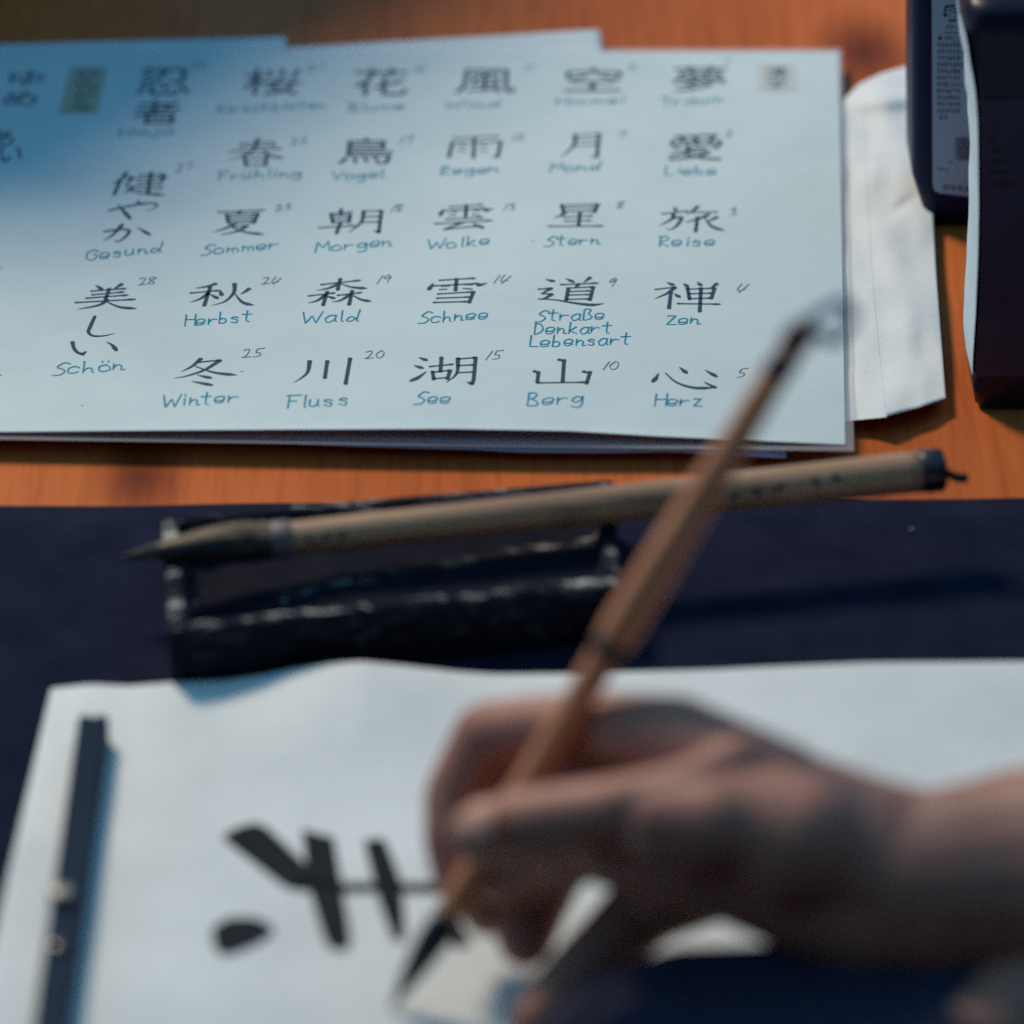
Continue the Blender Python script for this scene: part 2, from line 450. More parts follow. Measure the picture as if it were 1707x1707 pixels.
for ch, box in [('忍', (226, 114, 316, 158)), ('者', (220, 166, 300, 207)), ('桜', (404, 114, 500, 158)), ('花', (588, 114, 678, 159)),
                ('風', (758, 115, 858, 155)), ('空', (940, 113, 1034, 152)), ('夢', (1120, 110, 1208, 152)),
                ('鳥', (562, 230, 654, 273)), ('愛', (1112, 223, 1204, 267))]:
    glyph_obj('kanji', ch, box, M_print, sheet, shear=4)
for ch, box in [('ゆ', (14, 118, 72, 142)), ('め', (4, 152, 60, 176)), ('あ', (-22, 216, 22, 244)), ('い', (-2, 242, 34, 270))]:
    glyph_obj('hiragana', ch, box, M_print, sheet, shear=4)

def patch(name, quad, m, parent, z=KZ - 0.03):
    return mesh_obj(name, [P(x, y, z) for x, y in quad], [(0, 1, 2, 3)], m, parent)
patch('title_box', [(118, 112), (179, 112), (162, 189), (98, 189)], M_tan, sheet)
for i, ch in enumerate('ひらがな'):
    glyph_obj('hiragana', ch, (128 - i * 4, 115 + i * 18, 164 - i * 4, 131 + i * 18), M_print, sheet, shear=3)
patch('title_box', [(1264, 107), (1326, 107), (1328, 152), (1264, 152)], M_tanp, sheet)
glyph_obj('kanji', '漢', (1274, 111, 1314, 130), M_print, sheet)
glyph_obj('kanji', '字', (1278, 132, 1312, 149), M_print, sheet)

# hand lettering: a one-line pen alphabet; x then y in characters 0..c, baseline 3, x-height 8, capitals c
PEN = {
 'a': '68 38 16 15 23 43 65|68 64 73', 'b': '1c 13|16 37 56 54 33 14', 'c': '67 48 17 14 33 64', 'd': '65 37 15 14 33 55|7c 64 73',
 'e': '15 55 67 48 17 14 33 64', 'g': '67 38 16 15 34 55 67|68 62 40 11', 'h': '1c 13|15 37 56 54 63', 'i': '28 23|2a 2b',
 'j': '38 31 10 01|3a 3b', 'k': '1c 13|58 15 63', 'l': '2c 24 33', 'm': '18 13|16 37 45 43|46 67 75 73', 'n': '18 13|15 37 56 53 73',
 'o': '48 17 14 33 64 66 48', 'ö': '48 17 14 33 64 66 48|2a 2b|5a 5b', 'r': '18 13|15 37 67', 's': '57 38 17 36 55 43 14',
 't': '3c 34 53|09 69', 'u': '18 14 33 55|58 54 63', 'ü': '18 14 33 55|58 54 63|2a 2b|5a 5b', 'z': '18 58 13 63', 'ß': '13 1b 3c 5b 48 66 54 23',
 'B': '1c 13|1c 4c 5a 38 18|38 65 53 13', 'D': '1c 13|1c 4b 68 55 13', 'F': '13 1c|0c 7c|18 58', 'G': '7a 4c 1a 15 43 65 68 48', 'H': '1c 13|7c 73|18 78',
 'K': '1c 13|6c 17 73', 'L': '1c 13 63', 'M': '03 1c 46 7c 83', 'N': '13 1c 73 7c', 'R': '13 1c|0b 4c 59 17 63', 'S': '8b 5c 29 48 66 54 33 03',
 'T': '0c 7c|4c 43', 'V': '0c 33 7c', 'W': '0c 23 59 73 ac', 'Z': '1a 6a 13 73',
 '0': '4c 18 24 43 65 6a 4c', '1': '5c 23', '2': '1b 4c 5a 34 13|13 73', '3': '1b 5c 38 65 33 14', '4': '3c 15 65|7a 22', '5': '7c 3c|3c 28 57 54 23 13',
 '6': '5c 17 14 33 54 46 17', '7': '1c 6c 33', '8': '6b 3c 1a 55 43 14 38 6b', '9': '6a 4c 19 38 6a 43',
}
SHARP = set('FHKLMNTVWZz17k')
def pen_word(name, text, x0, x1, y0, y1, cap, m, parent, width=0.42, slant=0.12):
    """text between two pixel columns with its baseline from y0 to y1 and capitals cap pixels high"""
    def val(c): return int(c, 16)
    adv = []; 
    for ch in text: adv.append({'W': 10.5, 'm': 8.4, 'M': 8.6, 'i': 3.8, 'l': 3.8, 'j': 4.2, '1': 5}.get(ch, 7.2))
    tot = sum(adv); V = []; F = []
    cx = 0
    for ch, ad in zip(text, adv):
        jx, jy = random.uniform(-.3, .3), random.uniform(-.5, .5)
        for st in PEN[ch].split('|'):
            pts = []
            for q in st.split():
                gx, gy = val(q[0]) + jx + random.uniform(-.15, .15), val(q[1]) - 3 + jy + random.uniform(-.2, .2)
                u = (cx + gx) / tot
                px = x0 + (x1 - x0) * u + slant * gy * cap / 9 * 1.2
                py = y0 + (y1 - y0) * u - gy * cap / 9
                pts.append(P(px, py, KZ + 0.01))
            if ch in SHARP:
                seg = []
                for a, b in zip(pts, pts[1:]): seg += [a.lerp(b, t / 4) for t in range(4)]
                seg.append(pts[-1]); pts = seg
            else: pts = catmull(pts, 4)
            ribbon(V, F, pts, lambda t: width * MM * (1 - 0.3 * t))
        cx += ad
    return mesh_obj(name, V, F, m, parent)

WORDS = [('Gesund',142,270,434,419),('Sommer',334,467,425,414),('Morgen',525,656,421,408),('Wolke',711,818,416,407),('Stern',907,1001,410,406),('Reise',1096,1194,411,408),
 ('Schön',86,210,625,616),('Herbst',305,421,543,536),('Winter',269,398,679,670),('Wald',503,598,539,534),('Schnee',696,814,538,532),('Fluss',476,584,679,675),('See',689,752,673,671),
 ('Straße',892,1008,535,533),('Denkart',888,1021,557,554),('Lebensart',880,1053,578,574),('Zen',1108,1169,540,540),('Berg',876,974,677,672),('Herz',1088,1173,677,676),
 ('Frühling',362,504,300,294),('Vogel',553,641,299,296),('Regen',733,833,292,286),('Mond',916,1001,286,283),('Liebe',1106,1195,291,290),
 ('Ninja',196,290,228,223),('Kirschblüten',360,545,188,179),('Blume',578,677,185,182),('Wind',741,833,181,177),('Himmel',924,1044,176,171),('Traum',1098,1207,175,170)]
for t, a, b, c, d in WORDS:
    cap = 13 + 5.5 * (c - 180) / 360
    pen_word('pen_word', t, a, b, c, d, cap, M_teal, sheet, width=0.58)
NUMS = [('28',227,262,475,11),('24',433,468,474,11),('25',400,438,596,13),('19',624,652,473,13),('14',817,849,473,13),('20',606,641,598,12),('15',805,837,600,14),('9',1012,1028,479,14),
 ('4',1226,1247,487,13),('10',1000,1031,617,13),('5',1225,1244,630,13),('23',457,487,351,9),('18',647,673,354,11),('13',834,860,352,10),('8',1026,1043,348,10),('3',1213,1231,359,11),
 ('27',291,322,286,13),('22',482,512,241,10),('17',660,689,242,13),('12',848,875,234,9),('7',1027,1046,230,9),('2',1208,1221,229,9),('26',316,345,114,10),('21',509,539,118,10),
 ('16',685,711,121,10),('11',868,890,118,9),('6',1046,1064,117,9),('1',1206,1216,107,8)]
for t, a, b, c, h in NUMS:
    pen_word('pen_number', t, a, b, c, c - 3, h, M_pencil, sheet, width=0.36, slant=0.2)
for (x, y) in [(137, 676), (888, 402), (403, 619), (2, 446), (1, 625)]:
    V = []; F = []
    ribbon(V, F, [P(x - 1, y, KZ), P(x + 1, y - .5, KZ)], lambda t: 0.4 * MM)
    mesh_obj('pen_dot', V, F, M_teal, sheet)

# papers lying under it
def wave(seed, amp, edge=0.0, sag=0.0):
    def f(s, t):
        z = amp * noise.noise(Vector((s * 4.0, t * 2.0, seed)))
        z -= sag * max(0, t - 0.75) * 4 * (0.5 + 0.5 * math.sin(s * 5 + seed))
        oy = edge * noise.noise(Vector((s * 5.0, seed, 2.0))) * (1 if t > 0.9 else 0)
        return z, 0, oy
    return f
def low_sheet(quad, z, seed, label, edge=0.0, sag=0.6):
    o = curved_sheet('paper_sheet', quad, z, M_lower, None, f=wave(seed, 0.25, edge, sag), thick=0.35)
    return tag(o, label, 'paper', 'papers stacked under the kanji sheet')
def low2(prof, far, z, seed, label, sag=0.3):
    # prof: near edge in photograph pixels from left to right; far: far-left and far-right pixels
    nx, ny = 60, 20
    V = []; F = []
    xs = [prof[0][0] + (prof[-1][0] - prof[0][0]) * i / nx for i in range(nx + 1)]
    for j in range(ny + 1):
        for i in range(nx + 1):
            t = j / ny
            n_ = P(xs[i], interp(prof, xs[i]), z); f_ = P(far[0][0], far[0][1], z).lerp(P(far[1][0], far[1][1], z), i / nx)
            p = f_.lerp(n_, t)
            V.append(Vector((p.x, p.y, p.z + MM * 0.18 * noise.noise(Vector((i * .08, t * 2, seed))))))
    for j in range(ny):
        for i in range(nx):
            k = j * (nx + 1) + i
            F.append((k, k + nx + 1, k + nx + 2, k + 1))
    o = mesh_obj('paper_sheet', V, F, M_lower, None, smooth=True)
    so = o.modifiers.new('thickness', 'SOLIDIFY'); so.thickness = 0.0003; so.offset = -1
    return tag(o, label, 'paper', 'papers stacked under the kanji sheet')
low2([(-700, 726), (250, 728), (400, 735), (600, 744), (800, 749), (860, 753), (1000, 754), (1120, 752), (1200, 758), (1311, 763)], [(-560, 118), (1290, 110)], 3.4, 2.2,
     'lilac paper under the kanji sheet whose near right corner sticks out beside the held brush')
low2([(-730, 722), (200, 724), (420, 730), (700, 742), (900, 748), (1080, 748), (1238, 744)], [(-620, 120), (1225, 112)], 1.6, 5.2,
     'lowest lilac paper of the stack, its wavy near edge close to the table')
low2([(-690, 718), (100, 721), (420, 726), (800, 737), (1185, 745)], [(-600, 105), (1160, 100)], 5.2, 8.1,
     'lilac paper with a smooth near edge directly below the front of the kanji sheet')
M_backp = noisy('blue_white_paper', [(0.3, (0.48, 0.56, 0.60)), (0.7, (0.54, 0.61, 0.65))], 30, 0.8, 4)
a = curved_sheet('paper_sheet', [(-400, 84), (476, 61), (500, 300), (-420, 320)], 6.1, M_backp, None, f=wave(11.0, 0.15), thick=0.3)
tag(a, 'pale paper peeking out behind the far left edge of the kanji sheet', 'paper', 'papers stacked under the kanji sheet')
a = curved_sheet('paper_sheet', [(478, 79), (1000, 49), (1030, 300), (500, 320)], 5.5, M_backp, None, f=wave(15.0, 0.15), thick=0.3)
tag(a, 'pale paper peeking out behind the middle of the far edge of the kanji sheet', 'paper', 'papers stacked under the kanji sheet')

# ------------------------------------------------------------------ crumpled white paper on the right
def white_paper():
    root = thing('folded_paper', 'creased white paper folded over, between the kanji sheet and the ink bottles', 'paper', P(1480, 450, 0))
    def outline(t):   # right edge pixel by row
        tab = [(0, 1600), (.08, 1592), (.3, 1562), (.45, 1556), (.6, 1560), (.8, 1569), (1, 1577)]
        return interp(tab, t)
    def zf(px, py):
        u = (px - 1330) / 245; t = (py - 110) / 590
        z = 3.0 + 3.2 * math.sin(max(0, u - .2) * 3.2) + 0.9 * noise.noise(Vector((u * 3, t * 4, 4)))
        z += 2.3 * math.exp(-((py - 168 - (px - 1460) * -.08) / 15) ** 2) * min(1, max(0, (px - 1395) / 60))
        z += 1.1 * noise.noise(Vector((u * 6, t * 8, 9))) * min(1, max(0, t * 8))
        e = ((px - 1500) * 0.52 + (py - 345) * 0.85) / 9
        z -= 1.0 * math.exp(-e * e) * math.exp(-((px - 1505) / 26) ** 2)
        z += 1.6 * max(0, t) * max(0, u - .5)
        return z
    def layer(name, x0, rightf, topf, botf, lift, nx, ny):
        V = []; F = []
        for j in range(ny + 1):
            for i in range(nx + 1):
                s, t = i / nx, j / ny
                px = x0 + (rightf(t) - x0) * s
                py = topf(px) + (botf(px) - topf(px)) * t
                V.append(P(px, py, zf(px, py) + lift))
        for j in range(ny):
            for i in range(nx):
                k = j * (nx + 1) + i
                F.append((k, k + nx + 1, k + nx + 2, k + 1))
        o = mesh_obj(name, V, F, M_white, root, smooth=True)
        if lift == 0: so = o.modifiers.new('thickness', 'SOLIDIFY'); so.thickness = 0.00018; so.offset = -1
    top = lambda px: interp([(1330, 215), (1400, 172), (1432, 140), (1470, 122), (1521, 108), (1600, 96)], px)
    bot = lambda px: interp([(1330, 712), (1410, 702), (1475, 694), (1530, 680), (1577, 664)], px)
    layer('lower_layer', 1330, outline, top, bot, 0, 60, 90)
    layer('folded_flap', 1350, lambda t: 1440 + 14 * t + 24 * t * t, lambda px: 185 - (px - 1350) * 0.1, lambda px: 702 - max(0, px - 1410) * 0.1, 0.12, 30, 60)
white_paper()

# ------------------------------------------------------------------ ink bottles
def loft(name, rings, m, parent=None, cap=True, smooth=True):
    V = []; F = []
    n = len(rings[0])
    for r in rings: V += r
    for j in range(len(rings) - 1):
        for i in range(n):
            F.append((j * n + i, j * n + (i + 1) % n, (j + 1) * n + (i + 1) % n, (j + 1) * n + i))
    if cap:
        F.append(tuple(range(n))[::-1]); F.append(tuple((len(rings) - 1) * n + i for i in range(n)))
    return mesh_obj(name, V, F, m, parent, smooth)

def rrect(x0, x1, y0, y1, r, z, n=6):
    out = []
    for cx, cy, a0 in ((x1 - r, y1 - r, 0), (x0 + r, y1 - r, 90), (x0 + r, y0 + r, 180), (x1 - r, y0 + r, 270)):
        for k in range(n + 1):
            a = R(a0 + 90 * k / n)
            out.append(Vector((cx + r * math.cos(a), cy + r * math.sin(a), z)))
    return out

M_bot = mat('dark_navy_plastic', (0.007, 0.012, 0.045), 0.45, Specular_IOR_Level=0.12)
M_lab = noisy('bottle_label', [(0.3, (0.30, 0.43, 0.58)), (0.7, (0.34, 0.47, 0.63))], 30, 0.6, 3)
M_labt = mat('label_print', (0.02, 0.025, 0.07), 0.6)

def bottle_far():
    D = P(1560, 383, 0).y
    root = thing('ink_bottle', 'flat dark ink bottle with a small print label and barcode, standing behind the other bottle', 'bottle', (P(1600, 383, 0).x, D, 0))
    xr = PV(1760, 380, D).x
    rows = [(385, 1552), (372, 1546), (350, 1538), (300, 1522), (200, 1521), (100, 1521), (0, 1521), (-150, 1523), (-420, 1528), (-520, 1545)]
    rings = []
    for i, (py, px) in enumerate(rows):
        p = PV(px, py, D)
        ins = 0.004 if i == 0 else (0.0015 if i == 1 else 0)
        z = max(p.z, 0.0)
        rings.append(rrect(p.x, xr - ins, D + ins, D + 0.034 - ins, 0.005, z))
    rings[0] = [Vector((v.x, v.y, 0)) for v in rings[0]]
    loft('bottle_body', rings, M_bot, root)
    nx = (rings[-1][0].x + rings[-1][8].x) / 2
    zt = rings[-1][0].z
    loft('cap', [[Vector((nx + 0.011 * math.cos(a) , D + 0.017 + 0.011 * math.sin(a), z)) for a in [R(k * 15) for k in range(24)]] for z in (zt, zt + 0.02)], M_blackp, root)
    Dl = D - 0.0004
    m = lambda px, py: PV(px, py, Dl)
    n = 5
    q = [(1553, -60), (1690, -60), (1690, 338), (1562, 318)]
    pts = [PV(1553, -60, Dl), PV(1700, -60, Dl), PV(1700, 338, Dl), PV(1566, 322, Dl), PV(1558, 318, Dl), PV(1555, 308, Dl)]
    mesh_obj('label', pts + [p + Vector((0, 0.0003, 0)) for p in pts],
             [tuple(range(6))] + [(i, (i + 1) % 6, 6 + (i + 1) % 6, 6 + i) for i in range(6)], M_lab, root)
    Dt = Dl - 0.00015
    def flat(V, F, quad):
        b = len(V); V.extend(PV(x, y, Dt) for x, y in quad); F.append(tuple(range(b, b + len(quad))))
    # recycling mark: broken rounded frame with two characters inside
    V = []; F = []
    x0, x1, y0, y1 = 1574, 1600, 9, 36
    t = 3
    for a in [[(x0, y0 + 4), (x0 + 4, y0), (x1 - 9, y0), (x1 - 9, y0 + t), (x0 + 5, y0 + t), (x0 + t, y0 + 6)],
              [(x0, y0 + 4), (x0 + t, y0 + 6), (x0 + t, y1 - 12), (x0 + 7, y1 - 12), (x0 + 1, y1 - 7), (x0 - 4, y1 - 12), (x0, y1 - 12)],
              [(x1, y1 - 4), (x1 - 4, y1), (x0 + 7, y1), (x0 + 7, y1 - t), (x1 - 5, y1 - t), (x1 - t, y1 - 6)],
              [(x1, y1 - 4), (x1 - t, y1 - 6), (x1 - t, y0 + 12), (x1 - 7, y0 + 12), (x1 - 1, y0 + 6), (x1 + 4, y0 + 12), (x1, y0 + 12)]]:
        flat(V, F, a)
    mesh_obj('recycling_mark', V, F, M_labt, root); V = []; F = []
    flat(V, F, [(1563, 66), (1571, 66), (1567, 58)])
    mesh_obj('warning_triangle', V, F, M_labt, root); V = []; F = []
    flat(V, F, [(1573, 54), (1600, 55), (1600, 56), (1573, 55)])
    mesh_obj('ruled_line', V, F, M_labt, root); V = []; F = []
    for x, wd in [(1593, 1.6), (1597, 1), (1599.5, 2), (1603, 1), (1605.5, 1.2), (1608, 2), (1611.5, 1), (1614, 1.4), (1617, 1.8), (1620, 1)]:
        flat(V, F, [(x, 229), (x + wd, 229.4), (x + wd + 1, 268), (x + 1, 267.6)])
    mesh_obj('barcode', V, F, M_labt, root)['kind'] = 'stuff'; V = []; F = []
    flat(V, F, [(1582, 272), (1586, 272), (1584, 268)])
    mesh_obj('warning_triangle', V, F, M_labt, root)
    mt = lambda px, py: PV(px, py, Dt)
    def line(text, x, y, h, wch, slope=0.02):
        for k, ch in enumerate(text):
            if ch == ' ': continue
            xx = x + k * wch; yy = y + k * wch * slope
            vs, fs = glyph(ch)
            xa = min(v[0] for v in vs); xb = max(v[0] for v in vs); ya = min(v[1] for v in vs); yb = max(v[1] for v in vs)
            b = len(TV)
            for vx, vy in vs:
                TV.append(PV(xx + (vx - xa) / max(xb - xa, 1e-6) * wch * .8, yy + (yb - vy) / max(yb - ya, 1e-6) * h, Dt))
            TF.extend(tuple(b + q for q in f) for f in fs)
    global TV, TF
    TV = []; TF = []
    line('プラ', 1579, 14, 17, 9)
    mesh_obj('recycling_letters', TV, TF, M_labt, root)
    TV = []; TF = []
    line('ボトル', 1576, 41, 9, 9)
    lines = ['使用上注意', '本品書道用墨液', '衣服付着注意落', '子供手届所置', '直射日光避保管', '使用後必閉蓋', '凍結避下水流', '飲物目入時水洗', '医師相談下筆', '硯洗使用後乾', '用途半紙条幅', '高温場所避保']
    for k, s in enumerate(lines):
        y = 60 + k * 11.0
        line(s, 1562 if k else 1574, y, 7, 6.6)
    line('墨液', 1566, 192, 7, 7)
    line('製造元', 1562, 280, 4, 7)
    line('日本製品', 1572, 308, 8, 12, .08)
    mesh_obj('small_print', TV, TF, M_labt, root)
bottle_far()

def bottle_near():
    D = P(1660, 690, 0).y
    root = thing('ink_bottle', 'large black ink bottle with a pale lit side, the nearer of the two bottles', 'bottle', (P(1720, 690, 0).x, D, 0))
    rows = [(692, 1634), (680, 1627), (650, 1624), (600, 1625), (520, 1630), (420, 1634), (345, 1635), (246, 1634), (197, 1633), (148, 1629), (100, 1620), (60, 1613), (25, 1612), (12, 1622), (5, 1640), (-4, 1672)]
    xr = PV(1900, 500, D).x
    dep = 0.040
    rings = []
    for i, (py, px) in enumerate(rows):
        p = PV(px, py, D)
        ins = {0: 0.005, 1: 0.0015}.get(i, 0)
        k = max(0, i - 12) * 0.0035
        rings.append(rrect(p.x + (0.0 if i > 1 else 0), xr - ins - k, D + ins + k, D + dep - ins - k, 0.0032 + 0.0012 * max(0, i - 9), max(0, p.z)))
    rings[0] = [Vector((v.x, v.y, 0)) for v in rings[0]]
    M_body = mat('glossy_black_plastic', (0.008, 0.010, 0.030), 0.36, Specular_IOR_Level=0.25)
    loft('bottle_body', rings, M_body, root)
    cx = (rings[-1][0].x + rings[-1][8].x) / 2; zt = rings[-1][0].z; cy = D + dep / 2
    loft('cap', [[Vector((cx + r * math.cos(a), cy + r * math.sin(a), zt + h)) for a in [R(k * 12) for k in range(30)]]
                 for r, h in ((0.012, -0.001), (0.012, 0.004), (0.014, 0.005), (0.0135, 0.024), (0.012, 0.026))], M_blackp, root)
    # wrapped label: front (dark) and side (pale)
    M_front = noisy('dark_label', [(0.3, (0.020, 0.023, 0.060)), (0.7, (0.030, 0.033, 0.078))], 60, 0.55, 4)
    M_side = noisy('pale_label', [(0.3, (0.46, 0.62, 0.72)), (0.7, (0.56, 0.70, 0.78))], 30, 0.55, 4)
    def row_at(py):
        return interp(sorted([(a, b) for a, b in rows]), py)
    V = []; F = []
    N = 28
    for j in range(N + 1):
        py = 165 + (628 - 165) * j / N
        l = PV(row_at(py) + 1, py, D - 0.0004); r = PV(1900, py, D - 0.0004)
        V += [l, r]
        if j: F.append((2 * j - 2, 2 * j - 1, 2 * j + 1, 2 * j))
    o = mesh_obj('front_label', V, F, M_front, root)
    V = []; F = []
    for j in range(N + 1):
        py = 60 + (628 - 60) * j / N
        wob = 0.0012 * noise.noise(Vector((j * 0.35, 0, 0))) + 0.0016 * math.exp(-((py - 165) / 60) ** 2)
        l = PV(row_at(py), py, D + 0.0008)
        x = l.x - 0.0006
        V += [Vector((x, D + 0.0012, l.z)), Vector((x - wob - 0.0004, D + dep * 0.45, l.z + 0.0)), Vector((x - wob * .6, D + dep * 0.85, l.z))]
        if j:
            b = 3 * j
            F += [(b - 3, b - 2, b + 1, b), (b - 2, b - 1, b + 2, b + 1)]
    o = mesh_obj('side_label', V, F, M_side, root, smooth=True)
    M_mark = mat('label_marking', (0.006, 0.006, 0.016), 0.5)
    V = []; F = []
    for y, x0, x1 in [(215, 1652, 1660), (234, 1651, 1664), (252, 1652, 1669), (270, 1653, 1675), (287, 1650, 1680), (308, 1656, 1690)]:
        b = len(V)
        V += [PV(x0, y - 2.5, D - 0.0007), PV(x1 - 2, y - 1.5, D - 0.0007), PV(x1, y + 1, D - 0.0007), PV(x1 - 4, y + 3, D - 0.0007), PV(x0, y + 2, D - 0.0007)]
        F.append(tuple(range(b, b + 5)))
    mesh_obj('scale_marks', V, F, M_mark, root)
bottle_near()

# ------------------------------------------------------------------ inkstone
def inkstone():
    zt = 20.0
    A, B, C_, D_ = P(270, 859, zt), P(1020, 797, zt), P(1036, 972, zt), P(284, 1054, zt)   # far left, far right, near right, near left
    root = thing('inkstone', 'black stone inkstone with chalky dried ink and painted sheen on its rim, under the lying brush', 'inkstone', Vector((P(650, 1000, 0).x, P(650, 1000, 0).y, 0)))
    def at(s, t, z): 
        p = A.lerp(B, s).lerp(D_.lerp(C_, s), t)
        return Vector((p.x, p.y, z * MM))
    def depth(s, t):
        rs, rt = 0.035, 0.075           # rim widths
        e = min(s / rs, (1 - s) / rs, t / rt, (1 - t) / rt)
        if e < 1: return 0.0
        inner = min(1, (e - 1) / 0.35)
        well = 4.6 + 6.0 * max(0, min(1, (0.40 - s) / 0.30)) ** 1.5 + 1.0 * (1 - s)
        return inner * well
    nx, ny = 130, 60
    V = []; F = []
    for j in range(ny + 1):
        for i in range(nx + 1):
            s, t = i / nx, j / ny
            z = zt - depth(s, t)
            z += 0.09 * noise.noise(Vector((s * 25, t * 12, 0)))
            if t in (0, 1) or s in (0, 1): z -= 0.7
            V.append(at(s, t, z))
    for j in range(ny):
        for i in range(nx):
            k = j * (nx + 1) + i
            F.append((k, k + nx + 1, k + nx + 2, k + 1))
    ring = [i for i in range(nx + 1)] + [j * (nx + 1) + nx for j in range(1, ny + 1)] + \
           [ny * (nx + 1) + i for i in range(nx - 1, -1, -1)] + [j * (nx + 1) for j in range(ny - 1, 0, -1)]
    cen = (A + B + C_ + D_) / 4
    rows = [(ring, None)]
    prev = ring
    for (zz, sc) in ((zt - 1.6, 1.004), (3.0, 1.0), (2.1, 0.994)):
        cur = []
        for r in ring:
            v = V[r]; cur.append(len(V))
            V.append(Vector((cen.x + (v.x - cen.x) * sc, cen.y + (v.y - cen.y) * sc, zz * MM)))
        for k in range(len(ring)):
            F.append((prev[k], prev[(k + 1) % len(ring)], cur[(k + 1) % len(ring)], cur[k]))
        prev = cur
    F.append(tuple(prev))
    m = mat('inkstone_slate', (0.02, 0.02, 0.03), 0.9, Specular_IOR_Level=0.03)
    nt = m.node_tree; b = nt.nodes['Principled BSDF']
    base = noise_node(nt, 70, 5, 0.6)
    r0 = ramp(nt, base.outputs['Fac'], [(0.3, (0.008, 0.009, 0.017)), (0.7, (0.016, 0.017, 0.028))])
    chalk_sheen = noise_node(nt, 170, 6, 0.75, 'Object', (0.45, 1, 1), 0.8)
    rc = ramp(nt, chalk_sheen.outputs['Fac'], [(0.53, (0, 0, 0)), (0.63, (1, 1, 1))])
    at_ = nt.nodes.new('ShaderNodeAttribute'); at_.attribute_name = 'dried'
    ml = nt.nodes.new('ShaderNodeMath'); ml.operation = 'MULTIPLY'
    nt.links.new(rc.outputs[0], ml.inputs[0]); nt.links.new(at_.outputs['Fac'], ml.inputs[1])
    mx = nt.nodes.new('ShaderNodeMix'); mx.data_type = 'RGBA'
    mx.inputs[7].default_value = (0.46, 0.48, 0.44, 1)
    nt.links.new(ml.outputs[0], mx.inputs[0]); nt.links.new(r0.outputs[0], mx.inputs[6])
    nt.links.new(mx.outputs[2], b.inputs['Base Color'])
    rr = nt.nodes.new('ShaderNodeMapRange'); rr.inputs[3].default_value = 0.9; rr.inputs[4].default_value = 0.8
    nt.links.new(ml.outputs[0], rr.inputs[0]); nt.links.new(rr.outputs[0], b.inputs['Roughness'])
    o = mesh_obj('stone_body', V, F, m, root, smooth=True)
    # dried ink crust amount: rim, inner flank, left end; rims also get painted sheen
    at_l = o.data.attributes.new('dried', 'FLOAT', 'POINT')
    vals = []
    top = (nx + 1) * (ny + 1)
    for idx in range(len(V)):
        if idx < top:
            s = (idx % (nx + 1)) / nx; t = (idx // (nx + 1)) / ny
            v = 0.0
            v = max(v, 1.3 * math.exp(-((t - 0.955) / 0.03) ** 2))          # near rim, crust and painted sheen
            v = max(v, 0.9 * math.exp(-((t - 0.02) / 0.05) ** 2))           # far rim, crust and painted sheen
            v = max(v, 1.1 * math.exp(-((s - 0.01) / 0.05) ** 2))           # left rim
            v = max(v, 0.8 * math.exp(-((s - 0.985) / 0.012) ** 2))         # right rim
            line = 0.70 - 0.28 * s
            if s > 0.14: v = max(v, 1.15 * math.exp(-((t - line) / 0.03) ** 2) * (1 if s < .45 or s > .75 else .25))
            if s > 0.45: v = max(v, 0.5 * math.exp(-((t - 0.84) / 0.05) ** 2))
            vals.append(v)
        else: vals.append(0.12)
    at_l.data.foreach_set('value', vals)
inkstone()

# ------------------------------------------------------------------ round-section helpers
def tube(name, pts, radii, m, parent=None, n=20, cap=True, wob=0.0, seed=0, aniso=None):
    """smooth tube through pts (Vectors) with radius list (mm)"""
    rings = []
    up = Vector((0, 0, 1))
    for i, p in enumerate(pts):
        a = pts[max(0, i - 1)]; b = pts[min(len(pts) - 1, i + 1)]
        d = (b - a).normalized()
        s = d.cross(up)
        if s.length < 1e-4: s = Vector((1, 0, 0))
        s.normalize(); t = s.cross(d).normalized()
        ring = []
        for k in range(n):
            an = 2 * math.pi * k / n
            r = radii[i] * MM
            if wob: r *= 1 + wob * noise.noise(Vector((i * 0.35 + seed, math.cos(an) * 1.6, math.sin(an) * 1.6)))
            ring.append(p + s * math.cos(an) * r + t * math.sin(an) * r)
        rings.append(ring)
    return loft(name, rings, m, parent, cap)

def along(a, b, ts): return [a.lerp(b, t) for t in ts]

